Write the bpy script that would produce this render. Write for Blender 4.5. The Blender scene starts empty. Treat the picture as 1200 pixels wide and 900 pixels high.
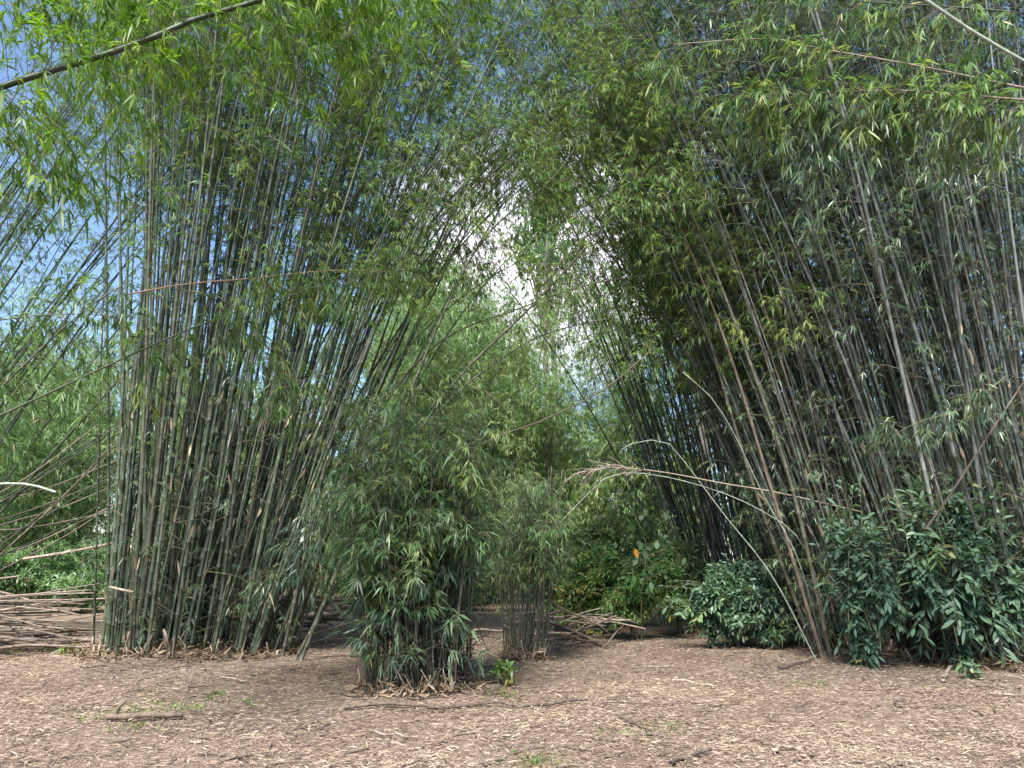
import bpy, math
import numpy as np
rng = np.random.default_rng(7)
SC = bpy.context.scene
COL = SC.collection
R = math.radians
TAU = 2*math.pi

# ---------------------------------------------------------------- camera maths
F = 901.0
PITCH = R(12.8)
CAMZ = 1.6
CP, SP = math.cos(PITCH), math.sin(PITCH)
def ray(px, py):
    xr, yr = (px-600)/F, (450-py)/F
    return np.array([xr, CP-yr*SP, SP+yr*CP])
def at(px, py, Y):
    d = ray(px, py); return np.array([0, 0, CAMZ]) + d*(Y/d[1])
def gpt(px, py):
    d = ray(px, py); return np.array([0, 0, CAMZ]) + d*(-CAMZ/d[2])
def gx(px, Y):                       # world x of a pixel column for a ground point at depth Y
    z = -CAMZ*CP + Y*SP*0            # depth along the view axis of a ground point
    w = Y*CP - CAMZ*SP
    return (px-600)/F*w

def hground(x, y):
    x = np.asarray(x, float); y = np.asarray(y, float)
    h = .022*np.sin(1.3*x+.7*y)+.018*np.sin(2.9*x-1.7*y+1)+.012*np.sin(5.1*x+4.3*y+2)
    for (cx, cy, rx, ry, a) in MOUNDS:
        h = h + a*np.exp(-(((x-cx)/rx)**2+((y-cy)/ry)**2))
    return h
MOUNDS = []

# ---------------------------------------------------------------- mesh building
class MB:
    def __init__(s):
        s.V=[]; s.Q=[]; s.T=[]; s.N=[]; s.M=[]; s.n=0
    def add(s, V, Q, tone, node=None, mat=0):
        V=np.asarray(V, np.float32); k=len(V)
        s.V.append(V); s.Q.append(np.asarray(Q, np.int32)+s.n)
        s.T.append(np.broadcast_to(np.asarray(tone, np.float32), (k,)))
        s.N.append(np.zeros(k, np.float32) if node is None else np.asarray(node, np.float32))
        s.M.append(np.full(len(Q), mat, np.int32)); s.n+=k
    def build(s, name, mats, parent=None, origin=None, smooth=True):
        V=np.concatenate(s.V); Q=np.concatenate(s.Q)
        if origin is None: origin=np.zeros(3)
        V=V-np.asarray(origin, np.float32)
        me=bpy.data.meshes.new(name)
        me.vertices.add(len(V)); me.vertices.foreach_set('co', V.astype(np.float32).ravel())
        me.loops.add(Q.size); me.loops.foreach_set('vertex_index', Q.ravel().astype(np.int32))
        me.polygons.add(len(Q))
        me.polygons.foreach_set('loop_start', np.arange(0, Q.size, 4, dtype=np.int32))
        me.polygons.foreach_set('loop_total', np.full(len(Q), 4, np.int32))
        if not isinstance(mats, (list, tuple)): mats=[mats]
        for m in mats: me.materials.append(m)
        me.polygons.foreach_set('material_index', np.concatenate(s.M))
        me.polygons.foreach_set('use_smooth', np.full(len(Q), smooth, bool))
        for nm, arr in (('tone', s.T), ('node', s.N)):
            a=me.attributes.new(nm, 'FLOAT', 'POINT'); a.data.foreach_set('value', np.concatenate(arr).astype(np.float32))
        me.update()
        o=bpy.data.objects.new(name, me); COL.objects.link(o)
        if parent is not None:
            o.parent=parent
            o.location=np.asarray(origin)-np.array(WORLD[parent.name])
        else:
            o.location=origin
        WORLD[o.name]=tuple(np.asarray(origin, float))
        return o
WORLD={}
def tag(o, label=None, cat=None, group=None, kind=None):
    if label: o['label']=label
    if cat: o['category']=cat
    if group: o['group']=group
    if kind: o['kind']=kind
    return o
def thing(name, loc, label, cat, group=None):
    o=bpy.data.objects.new(name, None); COL.objects.link(o)
    o.location=loc; o.empty_display_size=.2
    WORLD[o.name]=tuple(float(v) for v in loc)
    return tag(o, label, cat, group)

def nrm(v): return v/np.maximum(np.linalg.norm(v, axis=-1, keepdims=True), 1e-9)

def tube(mb, P, rad, sides=6, tone=.5, node=None, mat=0, cap=True):
    P=np.asarray(P, float); n=len(P)
    rad=np.broadcast_to(np.asarray(rad, float), (n,))
    T=nrm(np.gradient(P, axis=0))
    m=np.abs(T.mean(0)); ref=np.eye(3)[int(np.argmin(m))]
    U=nrm(np.cross(T, ref)); W=np.cross(T, U)
    a=np.arange(sides)/sides*TAU
    V=P[:,None]+rad[:,None,None]*(np.cos(a)[None,:,None]*U[:,None]+np.sin(a)[None,:,None]*W[:,None])
    i=np.arange(n-1)[:,None]*sides; j=np.arange(sides)[None]; j2=(j+1)%sides
    Q=np.stack([i+j, i+j2, i+sides+j2, i+sides+j], -1).reshape(-1,4)
    V=V.reshape(-1,3)
    nd=None if node is None else np.repeat(np.asarray(node, float), sides)
    if cap and sides%2==0 and sides>=4:
        c=[]
        for b in (0,(n-1)*sides):
            for k in range(1, sides-2, 2): c.append([b, b+k, b+k+1, b+k+2])
        Q=np.concatenate([Q, np.array(c)])
    mb.add(V, Q, tone, nd, mat)

def tubes_many(mb, P, rad, sides=3, tone=.5, mat=0):
    """P (K,n,3) many thin tubes of equal ring count."""
    K,n,_=P.shape
    if K==0: return
    T=nrm(np.gradient(P, axis=1))
    ref=np.where(np.abs(T[...,2:3])>.8, np.array([1.,0,0]), np.array([0,0,1.]))
    U=nrm(np.cross(T, ref)); W=np.cross(T, U)
    a=np.arange(sides)/sides*TAU
    rad=np.broadcast_to(rad, (K,n))
    V=P[:,:,None]+rad[:,:,None,None]*(np.cos(a)[:,None]*U[:,:,None]+np.sin(a)[:,None]*W[:,:,None])
    base=(np.arange(K)*n*sides)[:,None,None]
    i=np.arange(n-1)[None,:,None]*sides; j=np.arange(sides)[None,None]; j2=(j+1)%sides
    Q=np.stack([base+i+j, base+i+j2, base+i+sides+j2, base+i+sides+j], -1).reshape(-1,4)
    t=np.broadcast_to(np.asarray(tone, float), (K,))
    mb.add(V.reshape(-1,3), Q, np.repeat(t, n*sides), None, mat)

def leaves(mb, B, D, length, width, tone, droop=.25, prof='bamboo', mat=0, up=None):
    """blades: B base (N,3), D direction, real lengths and widths; each blade is bent along its length."""
    N=len(B)
    if N==0: return
    D=nrm(D)
    up=np.array([0,0,1.]) if up is None else up
    S=np.cross(D, up+rng.normal(0,.45,(N,3))); S=nrm(S)
    length=np.broadcast_to(np.asarray(length,float),(N,)); width=np.broadcast_to(np.asarray(width,float),(N,))
    g=np.array([0,0,-1.])
    if prof=='bamboo': ss=[0,.35,1.]; ww=[.18,1.,.05]
    elif prof=='broad': ss=[0,.3,.65,1.]; ww=[.15,.85,.95,.1]
    elif prof=='near': ss=[0,.12,.4,.75,1.]; ww=[.12,.8,1.,.6,.03]
    else: ss=[0,.45,1.]; ww=[.3,1.,.1]
    rings=[]
    for s_,w_ in zip(ss,ww):
        c=B+D*(length*s_)[:,None]+g*(length*droop*s_*s_)[:,None]
        rings.append(c-S*(width*w_*.5)[:,None]); rings.append(c+S*(width*w_*.5)[:,None])
    V=np.stack(rings,1); k=len(rings)
    base=(np.arange(N)*k)[:,None]
    Q=np.concatenate([base+np.array([[2*i,2*i+1,2*i+3,2*i+2]]) for i in range(len(ss)-1)],0)
    mb.add(V.reshape(-1,3), Q, np.repeat(np.broadcast_to(tone,(N,)), k), None, mat)

# ---------------------------------------------------------------- materials
def newmat(name):
    m=bpy.data.materials.new(name); m.use_nodes=True
    nt=m.node_tree; nt.nodes.clear()
    out=nt.nodes.new('ShaderNodeOutputMaterial')
    return m, nt, out
def nd(nt, typ, **kw):
    n=nt.nodes.new(typ)
    for k,v in kw.items():
        if k.startswith('i_'): n.inputs[k[2:].replace('_',' ')].default_value=v
        else: setattr(n,k,v)
    return n
def ramp(nt, stops, fac):
    r=nt.nodes.new('ShaderNodeValToRGB')
    e=r.color_ramp.elements
    while len(e)<len(stops): e.new(.5)
    for el,(p,c) in zip(e,stops): el.position=p; el.color=(*c,1)
    nt.links.new(fac, r.inputs[0]); return r
def noise(nt, scale, detail=3, coord='Object', rough=.6, stretch=None):
    tc=nt.nodes.new('ShaderNodeTexCoord'); n=nt.nodes.new('ShaderNodeTexNoise')
    n.inputs['Scale'].default_value=scale; n.inputs['Detail'].default_value=detail; n.inputs['Roughness'].default_value=rough
    if stretch:
        mp=nt.nodes.new('ShaderNodeMapping'); mp.inputs['Scale'].default_value=stretch
        nt.links.new(tc.outputs[coord], mp.inputs[0]); nt.links.new(mp.outputs[0], n.inputs[0])
    else: nt.links.new(tc.outputs[coord], n.inputs[0])
    return n
def mix(nt, fac, a, b, mode='MIX'):
    m=nt.nodes.new('ShaderNodeMix'); m.data_type='RGBA'; m.blend_type=mode
    if isinstance(fac,(int,float)): m.inputs[0].default_value=fac
    else: nt.links.new(fac, m.inputs[0])
    for s,i in ((a,6),(b,7)):
        if isinstance(s,tuple): m.inputs[i].default_value=(*s,1)
        else: nt.links.new(s, m.inputs[i])
    return m.outputs[2]

def leaf_mat(name, stops, trans=.5, tcol=(1.15,1.2,.72), rough=.45, spec=.5):
    m,nt,out=newmat(name)
    a=nd(nt,'ShaderNodeAttribute', attribute_name='tone')
    r=ramp(nt, stops, a.outputs['Fac'])
    p=nd(nt,'ShaderNodeBsdfPrincipled'); p.inputs['Roughness'].default_value=rough
    p.inputs['Specular IOR Level'].default_value=spec
    nt.links.new(r.outputs[0], p.inputs['Base Color'])
    t=nd(nt,'ShaderNodeBsdfTranslucent')
    tc=mix(nt,1.0,r.outputs[0],tcol,'MULTIPLY')
    nt.links.new(tc, t.inputs[0])
    x=nd(nt,'ShaderNodeMixShader'); x.inputs[0].default_value=trans
    nt.links.new(p.outputs[0], x.inputs[1]); nt.links.new(t.outputs[0], x.inputs[2])
    nt.links.new(x.outputs[0], out.inputs[0])
    return m
def culm_mat(name, stops, node_col, blotch, blotch_amt=.5, rough=.5):
    m,nt,out=newmat(name)
    a=nd(nt,'ShaderNodeAttribute', attribute_name='tone')
    r=ramp(nt, stops, a.outputs['Fac'])
    n1=noise(nt, 3.0, 5, stretch=(2.2,2.2,.9))
    r1=ramp(nt, [(.46,(0,0,0)),(.68,(blotch_amt,)*3)], n1.outputs[0])
    c=mix(nt, r1.outputs[0], r.outputs[0], blotch)
    n2=noise(nt, 26, 4, stretch=(1,1,.25))
    r2=ramp(nt, [(.35,(.45,.42,.38)),(.6,(1,1,1))], n2.outputs[0])
    c=mix(nt, .65, c, r2.outputs[0], 'MULTIPLY')
    an=nd(nt,'ShaderNodeAttribute', attribute_name='node')
    c=mix(nt, an.outputs['Fac'], c, node_col)
    p=nd(nt,'ShaderNodeBsdfPrincipled'); p.inputs['Roughness'].default_value=rough
    p.inputs['Specular IOR Level'].default_value=.45
    nt.links.new(c, p.inputs['Base Color'])
    b=nd(nt,'ShaderNodeBump'); b.inputs['Strength'].default_value=.25; b.inputs['Distance'].default_value=.01
    nt.links.new(n2.outputs[0], b.inputs['Height']); nt.links.new(b.outputs[0], p.inputs['Normal'])
    nt.links.new(p.outputs[0], out.inputs[0])
    return m

G=lambda s:[(p,c) for p,c in s]
M_LEAF = leaf_mat('bamboo_leaf', G([(0,(.05,.095,.034)),(.35,(.085,.155,.048)),(.65,(.13,.22,.06)),(.86,(.185,.285,.068)),(.95,(.24,.31,.07)),(1,(.4,.33,.17))]))
M_FAR = leaf_mat('brightened_far_leaf', G([(0,(.13,.21,.1)),(.4,(.2,.305,.14)),(.75,(.275,.4,.18)),(.95,(.35,.46,.19)),(1,(.45,.4,.25))]), trans=.5, tcol=(1.05,1.2,.8))  # haze and brightness of the far plants put into the leaf colour
M_CLUMP = leaf_mat('front_clump_leaf', G([(0,(.045,.082,.04)),(.4,(.08,.142,.062)),(.75,(.125,.205,.085)),(.95,(.19,.27,.09)),(1,(.34,.29,.15))]), trans=.42)
M_YOUNG = leaf_mat('young_bamboo_leaf', G([(0,(.06,.12,.018)),(.4,(.1,.19,.022)),(.8,(.16,.27,.03)),(1,(.26,.36,.05))]), trans=.55, tcol=(1.2,1.3,.45))
M_SHADE = leaf_mat('shaded_bamboo_leaf', G([(0,(.055,.092,.055)),(.4,(.09,.145,.083)),(.75,(.135,.2,.108)),(.95,(.19,.26,.11)),(1,(.34,.29,.16))]), trans=.35, rough=.38, spec=.6)  # grey-green look of bamboo leaves in shade, put into the colour
M_BROAD = leaf_mat('shrub_leaf', G([(0,(.048,.088,.056)),(.5,(.095,.165,.105)),(.85,(.145,.225,.135)),(.97,(.17,.27,.09)),(1,(.3,.26,.1))]), trans=.3, rough=.42, spec=.4)
M_TREE = leaf_mat('tree_leaf', G([(0,(.05,.095,.035)),(.4,(.085,.17,.06)),(.75,(.135,.25,.08)),(.95,(.24,.33,.1)),(1,(.36,.27,.1))]), trans=.5)
M_DRYLEAF = leaf_mat('dry_leaf', G([(0,(.055,.037,.024)),(.3,(.175,.127,.088)),(.65,(.345,.262,.19)),(.9,(.5,.405,.31)),(1,(.62,.54,.43))]), trans=.12, tcol=(1,.9,.7), rough=.75, spec=.2)
M_ORANGE = leaf_mat('orange_leaf', G([(0,(.5,.2,.03)),(1,(.6,.28,.05))]), trans=.4, tcol=(1,1,1))
M_GRASS = leaf_mat('grass_blade', G([(0,(.07,.13,.03)),(.6,(.12,.2,.045)),(1,(.22,.27,.07))]), trans=.4)
M_CULM = culm_mat('bamboo_culm', G([(0,(.018,.028,.013)),(.35,(.024,.038,.017)),(.65,(.037,.056,.024)),(.88,(.065,.088,.043)),(.96,(.1,.078,.042)),(1,(.16,.09,.05))]), (.13,.14,.1), (.17,.21,.165), .4)
M_CULMR = culm_mat('weathered_bamboo_culm', G([(0,(.018,.027,.015)),(.4,(.025,.038,.021)),(.7,(.042,.06,.038)),(.82,(.048,.04,.025)),(.9,(.1,.06,.033)),(1,(.24,.27,.25))]), (.12,.12,.1), (.28,.31,.31), .5)
M_THIN = culm_mat('dark_stem', G([(0,(.035,.032,.022)),(.5,(.07,.075,.04)),(1,(.13,.13,.07))]), (.15,.13,.1), (.16,.16,.12), .35)
M_PALE = culm_mat('pale_green_cane', G([(0,(.12,.16,.1)),(1,(.27,.31,.24))]), (.36,.36,.3), (.3,.33,.28), .5)
M_DEAD = culm_mat('dead_tan_cane', G([(0,(.1,.075,.055)),(.3,(.18,.135,.1)),(.7,(.28,.215,.16)),(1,(.42,.35,.27))]), (.18,.13,.09), (.42,.37,.31), .5, rough=.7)
M_TWIG = culm_mat('twig_bark', G([(0,(.06,.05,.03)),(.5,(.11,.11,.055)),(1,(.26,.21,.13))]), (.2,.17,.1), (.2,.19,.12), .3, rough=.7)
M_GREENCULM = culm_mat('green_bamboo_culm', G([(0,(.018,.032,.011)),(1,(.04,.062,.02))]), (.09,.09,.055), (.09,.11,.06), .4)
M_ORANGECANE = culm_mat('orange_brown_cane', G([(0,(.22,.1,.045)),(1,(.3,.16,.07))]), (.3,.2,.1), (.25,.2,.1), .4)
M_BARK = culm_mat('grey_tree_bark', G([(0,(.14,.12,.1)),(1,(.32,.29,.25))]), (.2,.2,.2), (.4,.38,.34), .5, rough=.85)
M_STICK = culm_mat('brown_stick_bark', G([(0,(.07,.05,.037)),(1,(.19,.135,.095))]), (.08,.06,.05), (.26,.2,.15), .5, rough=.85)
M_SHEATH = leaf_mat('dry_culm_sheath', G([(0,(.12,.08,.05)),(.5,(.26,.19,.125)),(1,(.42,.34,.25))]), trans=.1, tcol=(1,.9,.7), rough=.8, spec=.2)

# ---------------------------------------------------------------- bamboo
def culm_path(base, lean, bend, L, n=26, power=1.8, droop=0.0):
    t=np.linspace(0,1,n); lean=np.asarray(lean,float)
    k=1+bend*t**power
    d=np.stack([lean[0]*k, lean[1]*k, 1-droop*t**3+0*t],-1)
    # slight natural wander
    ph=rng.uniform(0,TAU,2); d[:,0]+=.03*np.sin(5*t+ph[0]); d[:,1]+=.03*np.sin(4*t+ph[1])
    d=nrm(d)*(L/(n-1))
    P=np.vstack([np.zeros(3), np.cumsum((d[1:]+d[:-1])/2,0)])
    return np.asarray(base,float)+P
def spline(pts, n=30):
    P=np.asarray(pts,float); P=np.vstack([2*P[0]-P[1],P,2*P[-1]-P[-2]])
    m=len(P)-3; out=[]
    for u in np.linspace(0,m-1e-6,n):
        i=int(u); t=u-i; a,b,c,d=P[i:i+4]
        out.append(.5*((2*b)+(-a+c)*t+(2*a-5*b+4*c-d)*t*t+(-a+3*b-3*c+d)*t**3))
    return np.array(out)
def resample(P, s):
    l=np.concatenate([[0],np.cumsum(np.linalg.norm(np.diff(P,axis=0),axis=1))])
    s=np.clip(s,0,l[-1]); return np.stack([np.interp(s,l,P[:,k]) for k in range(3)],-1)
def plen(P): return np.linalg.norm(np.diff(P,axis=0),axis=1).sum()

def culm(mb, P, r0, r1, tone, sides=7, inter=.38, mat=0, cap=True):
    """a jointed stem: rings around each node, swollen, with a pale band on the joint."""
    L=plen(P); s=[0.]; x=inter*rng.uniform(.4,.8)
    while x<L-.05:
        s.append(x); x+=inter*(rng.uniform(.85,1.15))
    nodes=np.array(s[1:])
    S=[0.,]; K=[0.]; B=[1.]
    for q in nodes:
        S+=[q-.028,q,q+.02]; K+=[0,1,.25]; B+=[1.,1.14,1.]
    S.append(L); K.append(0); B.append(1.)
    S=np.array(S); o=np.argsort(S); S=S[o]; K=np.array(K)[o]; B=np.array(B)[o]
    Q=resample(P,S); f=S/L
    rad=(r0*(1-f)**.75+r1*(1-(1-f)**.75))*B
    tube(mb,Q,rad,sides,tone,np.array(K)*.75,mat,cap)

def sample_path(P, t):
    """points and tangents of path P at fractions t"""
    L=plen(P); a=resample(P,t*L); b=resample(P,np.clip(t*L+.05,0,L)); c=resample(P,np.clip(t*L-.05,0,L))
    return a, nrm(b-c)

def foliage(mb, O, TG, blen, nsp=8, nlf=6, llen=.22, lw=.026, tone=.45, tvar=.18, sag=.35, up=.15, out=1.0, twigr=.006, spread=.3, prof='bamboo', lean=None, leafmat=0, twigmat=1, fan=1.25, hang=.55):
    """side branches from origins O with stem tangents TG, each carrying drooping sprays of blades"""
    K=len(O)
    if K==0: return
    rd=rng.normal(0,1,(K,3)); rd-=TG*(rd*TG).sum(-1,keepdims=True); rd=nrm(rd)
    D=nrm(rd*out+TG*.55+np.array([0,0,up]))
    if lean is not None: D=nrm(D+np.asarray(lean))
    Lb=np.broadcast_to(blen,(K,))*rng.uniform(.55,1.25,K)
    g=np.array([0,0,-1.])
    def bp(s):  # s (K,m)
        return O[:,None]+D[:,None]*(Lb[:,None]*s)[...,None]+g*(Lb[:,None]*sag*s*s)[...,None]
    s=np.broadcast_to(np.linspace(0,1,4),(K,4))
    tubes_many(mb,bp(s),np.broadcast_to(np.array([1,.7,.45,.2])*twigr,(K,4)),3,rng.uniform(.1,.9,K),twigmat)
    s=rng.uniform(.22,1.03,(K,nsp)); s[:,0]=1.0
    Pm=bp(s); 
    tg=nrm(D[:,None]+g*(2*sag*s)[...,None])
    off=rng.normal(0,1,(K,nsp,3)); off[...,2]-=.25
    off=nrm(off)*(rng.uniform(.2,1,(K,nsp,1))**.6*spread); off[:,0]*=.2
    SPp=Pm+off
    # sub-twig from the branch to each spray
    st=np.stack([Pm,(Pm+SPp)/2+np.array([0,0,.02]),SPp],2).reshape(-1,3,3)
    tubes_many(mb,st,np.broadcast_to(np.array([.5,.4,.25])*twigr,(len(st),3)),3,rng.uniform(.1,.9,len(st)),twigmat)
    ax=nrm(tg+nrm(off)*.9+rng.normal(0,.35,(K,nsp,3))+g*.25)
    base_t=np.clip(tone+rng.normal(0,tvar,(K,1))+rng.normal(0,tvar*.7,(K,nsp)),0,.93)
    A=ax.reshape(-1,3); n=len(A)
    side=nrm(np.cross(A, rng.normal(0,.5,(n,3))+np.array([0,0,1.])))
    j=np.linspace(-1,1,nlf)[None]+rng.normal(0,.13,(n,nlf))
    ang=j*fan
    Dl=A[:,None]*np.cos(ang)[...,None]+side[:,None]*np.sin(ang)[...,None]+g*rng.uniform(.02,hang,(n,nlf,1))+rng.normal(0,.1,(n,nlf,3))
    Bl=SPp.reshape(-1,3)[:,None]+A[:,None]*(rng.uniform(-.35,.15,(n,nlf,1))*llen)
    ll=llen*(1-.35*np.abs(j))*rng.uniform(.65,1.15,(n,nlf))
    tt=np.clip(np.repeat(base_t.reshape(-1,1),nlf,1)+rng.normal(0,.07,(n,nlf)),0,.96)
    dead=rng.random((n,nlf))<.012; tt=np.where(dead,1.0,tt)
    leaves(mb,Bl.reshape(-1,3),Dl.reshape(-1,3),ll.ravel(),(ll*lw/llen).ravel()*rng.uniform(.8,1.2,n*nlf),tt.ravel(),droop=.28,prof=prof,mat=leafmat)

def bamboo_clump(label, cx, cy, rx, ry, n, r0, L, leanx, leany, bend, spec, group='bamboo clumps around the clearing',
                 mat=None, leafm=None, single=100, litter=True, noisel=.045, fol=None, sides=7, fan_edges=(0,0), stub=20, inter=.38, tones=(0,1), leanp=1, lvar=(.78,1.1), arch=None):
    """spec: t0,nbr,blen,nsp,nlf,llen,lw,tone; leanx=(left edge, right edge) tangent of the lean, leany=(front, back)"""
    root=thing('bamboo_clump',(cx,cy,float(hground(cx,cy))),label,'bamboo clump',group)
    mat=mat or M_CULM; leafm=leafm or M_LEAF
    cul=[]
    for i in range(n):
        while True:
            u,v=rng.uniform(-1,1,2)
            if u*u+v*v<1: break
        x=cx+u*rx; y=cy+v*ry; 
        q=(u+1)/2; q=q**leanp if leanp>0 else 1-(1-q)**(-leanp)
        lx=leanx[0]+(leanx[1]-leanx[0])*q+rng.normal(0,noisel)
        ly=leany[0]+(leany[1]-leany[0])*((v+1)/2)+rng.normal(0,noisel)
        Li=L*rng.uniform(*lvar); 
        P=culm_path((x,y,float(hground(x,y))-.05),(lx,ly),bend*rng.uniform(.4,1.5),Li,droop=spec.get('droop',.15)*rng.uniform(.3,1.6))
        cul.append((y,P,r0*rng.uniform(.42,1.15),rng.uniform(*tones)))
    for i in range(arch[0] if arch else 0):
        a=rng.uniform(0,TAU); q=rng.uniform(.2,1); x=cx+math.cos(a)*rx*q+rx*.5*np.sign(arch[1]); y=cy+math.sin(a)*ry*q*.8
        P=culm_path((x,y,float(hground(x,y))-.05),(arch[1]*rng.uniform(.75,1.25),rng.normal(0,.07)),rng.uniform(1.2,2.6),rng.uniform(12,15.5),droop=rng.uniform(.5,1.0),power=1.6)
        cul.append((y-50,P,r0*rng.uniform(.6,.95),rng.uniform(0,.8)))
    cul.sort(key=lambda c:c[0])
    rest=None
    for i,(y,P,r,tn) in enumerate(cul):
        if i<single:
            mb=MB(); culm(mb,P,r,.004,tn,sides,inter); mb.build('culm',mat,root,P[0])
        else:
            rest=rest or MB(); culm(rest,P,r,.004,tn,max(5,sides-1),inter)
    if rest:
        o=rest.build('culm',mat,root,(cx,cy,0)); o['kind']='stuff'
    mb=MB(); O=[];T=[]; 
    for (y,P,r,tn) in cul:
        k=max(1,int(spec['nbr']*rng.uniform(.7,1.3)))
        t=spec['t0']+(1-spec['t0'])*rng.random(k)**spec.get('pw',.8)
        a,b=sample_path(P,np.clip(t,0,.995)); O.append(a);T.append(b)
    O=np.concatenate(O);T=np.concatenate(T)
    keep=O[:,2]>spec.get('zmin',0.0)
    if 'drop' in spec: keep&=~spec['drop'](O)
    O=O[keep];T=T[keep]
    foliage(mb,O,T,spec['blen'],spec['nsp'],spec['nlf'],spec['llen'],spec['lw'],spec.get('tone',.45),spec.get('tvar',.17),spec.get('sag',.35),lean=spec.get('lean'),spread=spec.get('spread',.32),twigr=spec.get('twigr',.006),hang=spec.get('hang',.55),up=spec.get('up',.15))
    mb.build('foliage',[leafm,M_TWIG],root,(cx,cy,0))
    if 'low' in spec:
        mb=MB(); k=2+2*spec['low']; O=[];T=[]
        for (y,P,r,tn) in cul:
            a,b=sample_path(P,.02+.42*rng.random(k)**1.2); O.append(a);T.append(b)
        O=np.concatenate(O);T=np.concatenate(T)
        foliage(mb,O,T,.45+.1*spec['low'],4,6,.15,.02,.3+.1*spec['low'],.15,.35,spread=.16,twigr=.005)
        D=nrm(rng.normal(0,1,(len(O),3))*np.array([1,1,.6])+np.array([0,0,.35])); l=rng.uniform(.15,.9,(len(O),1))
        Q=np.stack([O,O+D*l*.4,O+D*l*.75+np.array([0,0,-.03]),O+D*l+np.array([0,0,-.12])],1)
        tubes_many(mb,Q,np.broadcast_to(np.array([.006,.005,.003,.002]),(len(O),4)),4,rng.random(len(O))**2*.6,1)
        mb.build('low_sprouts',[M_SHADE,M_TWIG],root,(cx,cy,0))
        mb=MB(); O=[];T=[]
        for (y,P,r,tn) in cul[:110]:
            a,b=sample_path(P,.01+.3*rng.random(2)**1.5); O.append(a+np.array([0,-r*.9,0])+rng.normal(0,.01,(2,3)));T.append(b)
        O=np.concatenate(O);T=np.concatenate(T); n_=len(O)
        leaves(mb,O,T+rng.normal(0,.16,(n_,3)),rng.uniform(.12,.3,n_),rng.uniform(.02,.05,n_),rng.random(n_),droop=-.05,prof='broad',up=np.array([0,-1.,0]))
        mb.build('culm_sheaths',M_SHEATH,root,(cx,cy,0))['kind']='stuff'
    if 'sprays' in spec:
        # big-leaved low sprays on the outside of the clump and a tangle of dead dark twigs within
        n_=spec['sprays']; mb=MB(); a=rng.uniform(math.pi*.85,math.pi*2.15,n_); q=rng.uniform(.7,1.05,n_)
        O=np.stack([cx+np.cos(a)*rx*q,cy+np.sin(a)*ry*q,.45+1.7*rng.random(n_)],-1)
        keep=(O[:,0]<cx+.45*rx)|(rng.random(n_)<.35); O=O[keep]; n_=len(O)
        T=nrm(np.stack([rng.normal(0,.2,n_),rng.normal(-.1,.2,n_),np.ones(n_)],-1))
        foliage(mb,O,T,.42,3,9,.225,.03,.42,.25,.35,spread=.16,twigr=.004,hang=.5,fan=1.5,lean=(0,-.35,.15))
        mb.build('low_sprays',[M_SHADE,M_TWIG],root,(cx,cy,0))
        mb=MB(); n_=700; a=rng.uniform(0,TAU,n_); q=np.sqrt(rng.random(n_))*1.02; O=np.stack([cx+np.cos(a)*rx*q,cy+np.sin(a)*ry*q,rng.random(n_)**1.3*1.5],-1)
        D=nrm(rng.normal(0,1,(n_,3))*np.array([.6,.6,1])); l=rng.uniform(.2,.9,(n_,1))
        Q=np.stack([O,O+D*l*.5+rng.normal(0,.03,(n_,3)),O+D*l],1); Q[...,2]=np.maximum(Q[...,2],.02)
        tubes_many(mb,Q,np.broadcast_to(np.array([.007,.005,.003]),(n_,3)),4,rng.random(n_)*.4)
        mb.build('dead_twigs',M_THIN,root,(cx,cy,0))['kind']='stuff'
    # broken stubs and papery sheaths round the foot
    if stub:
        for k in range(stub):
            mb=MB(); a=rng.uniform(math.pi,TAU) if rng.random()<.75 else rng.uniform(0,math.pi)
            q=rng.uniform(.75,1.08); x=cx+math.cos(a)*rx*q; y=cy+math.sin(a)*ry*q
            b=np.array([x,y,float(hground(x,y))-.03]); d=np.array([rng.normal(0,.3),rng.normal(-.15,.3),1.]); h=rng.uniform(.1,.45)
            culm(mb,np.stack([b,b+d*h*.5,b+d*h]),r0*rng.uniform(.4,.9),r0*.35,rng.random(),6,.2)
            mb.build('broken_stub',M_DEAD,root,b)
    if litter:
        mb=MB(); N=int(2200*rx*2)
        a=rng.uniform(0,TAU,N); q=np.sqrt(rng.uniform(.3,1.35,N)); x=cx+np.cos(a)*rx*q; y=cy+np.sin(a)*ry*q
        z=hground(x,y)+rng.random(N)**2.2*.28*np.clip(1.35-q,0,1)
        D=rng.normal(0,1,(N,3)); D[:,2]=rng.normal(.1,.45,N)
        l=rng.uniform(.05,.24,N)
        leaves(mb,np.stack([x,y,z],-1),D,l,l*rng.uniform(.08,.22,N),rng.beta(1.4,2.4,N),droop=.1,prof='far')
        mb.build('fallen_sheaths',M_SHEATH,root,(cx,cy,0))['kind']='stuff'
    return root

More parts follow.
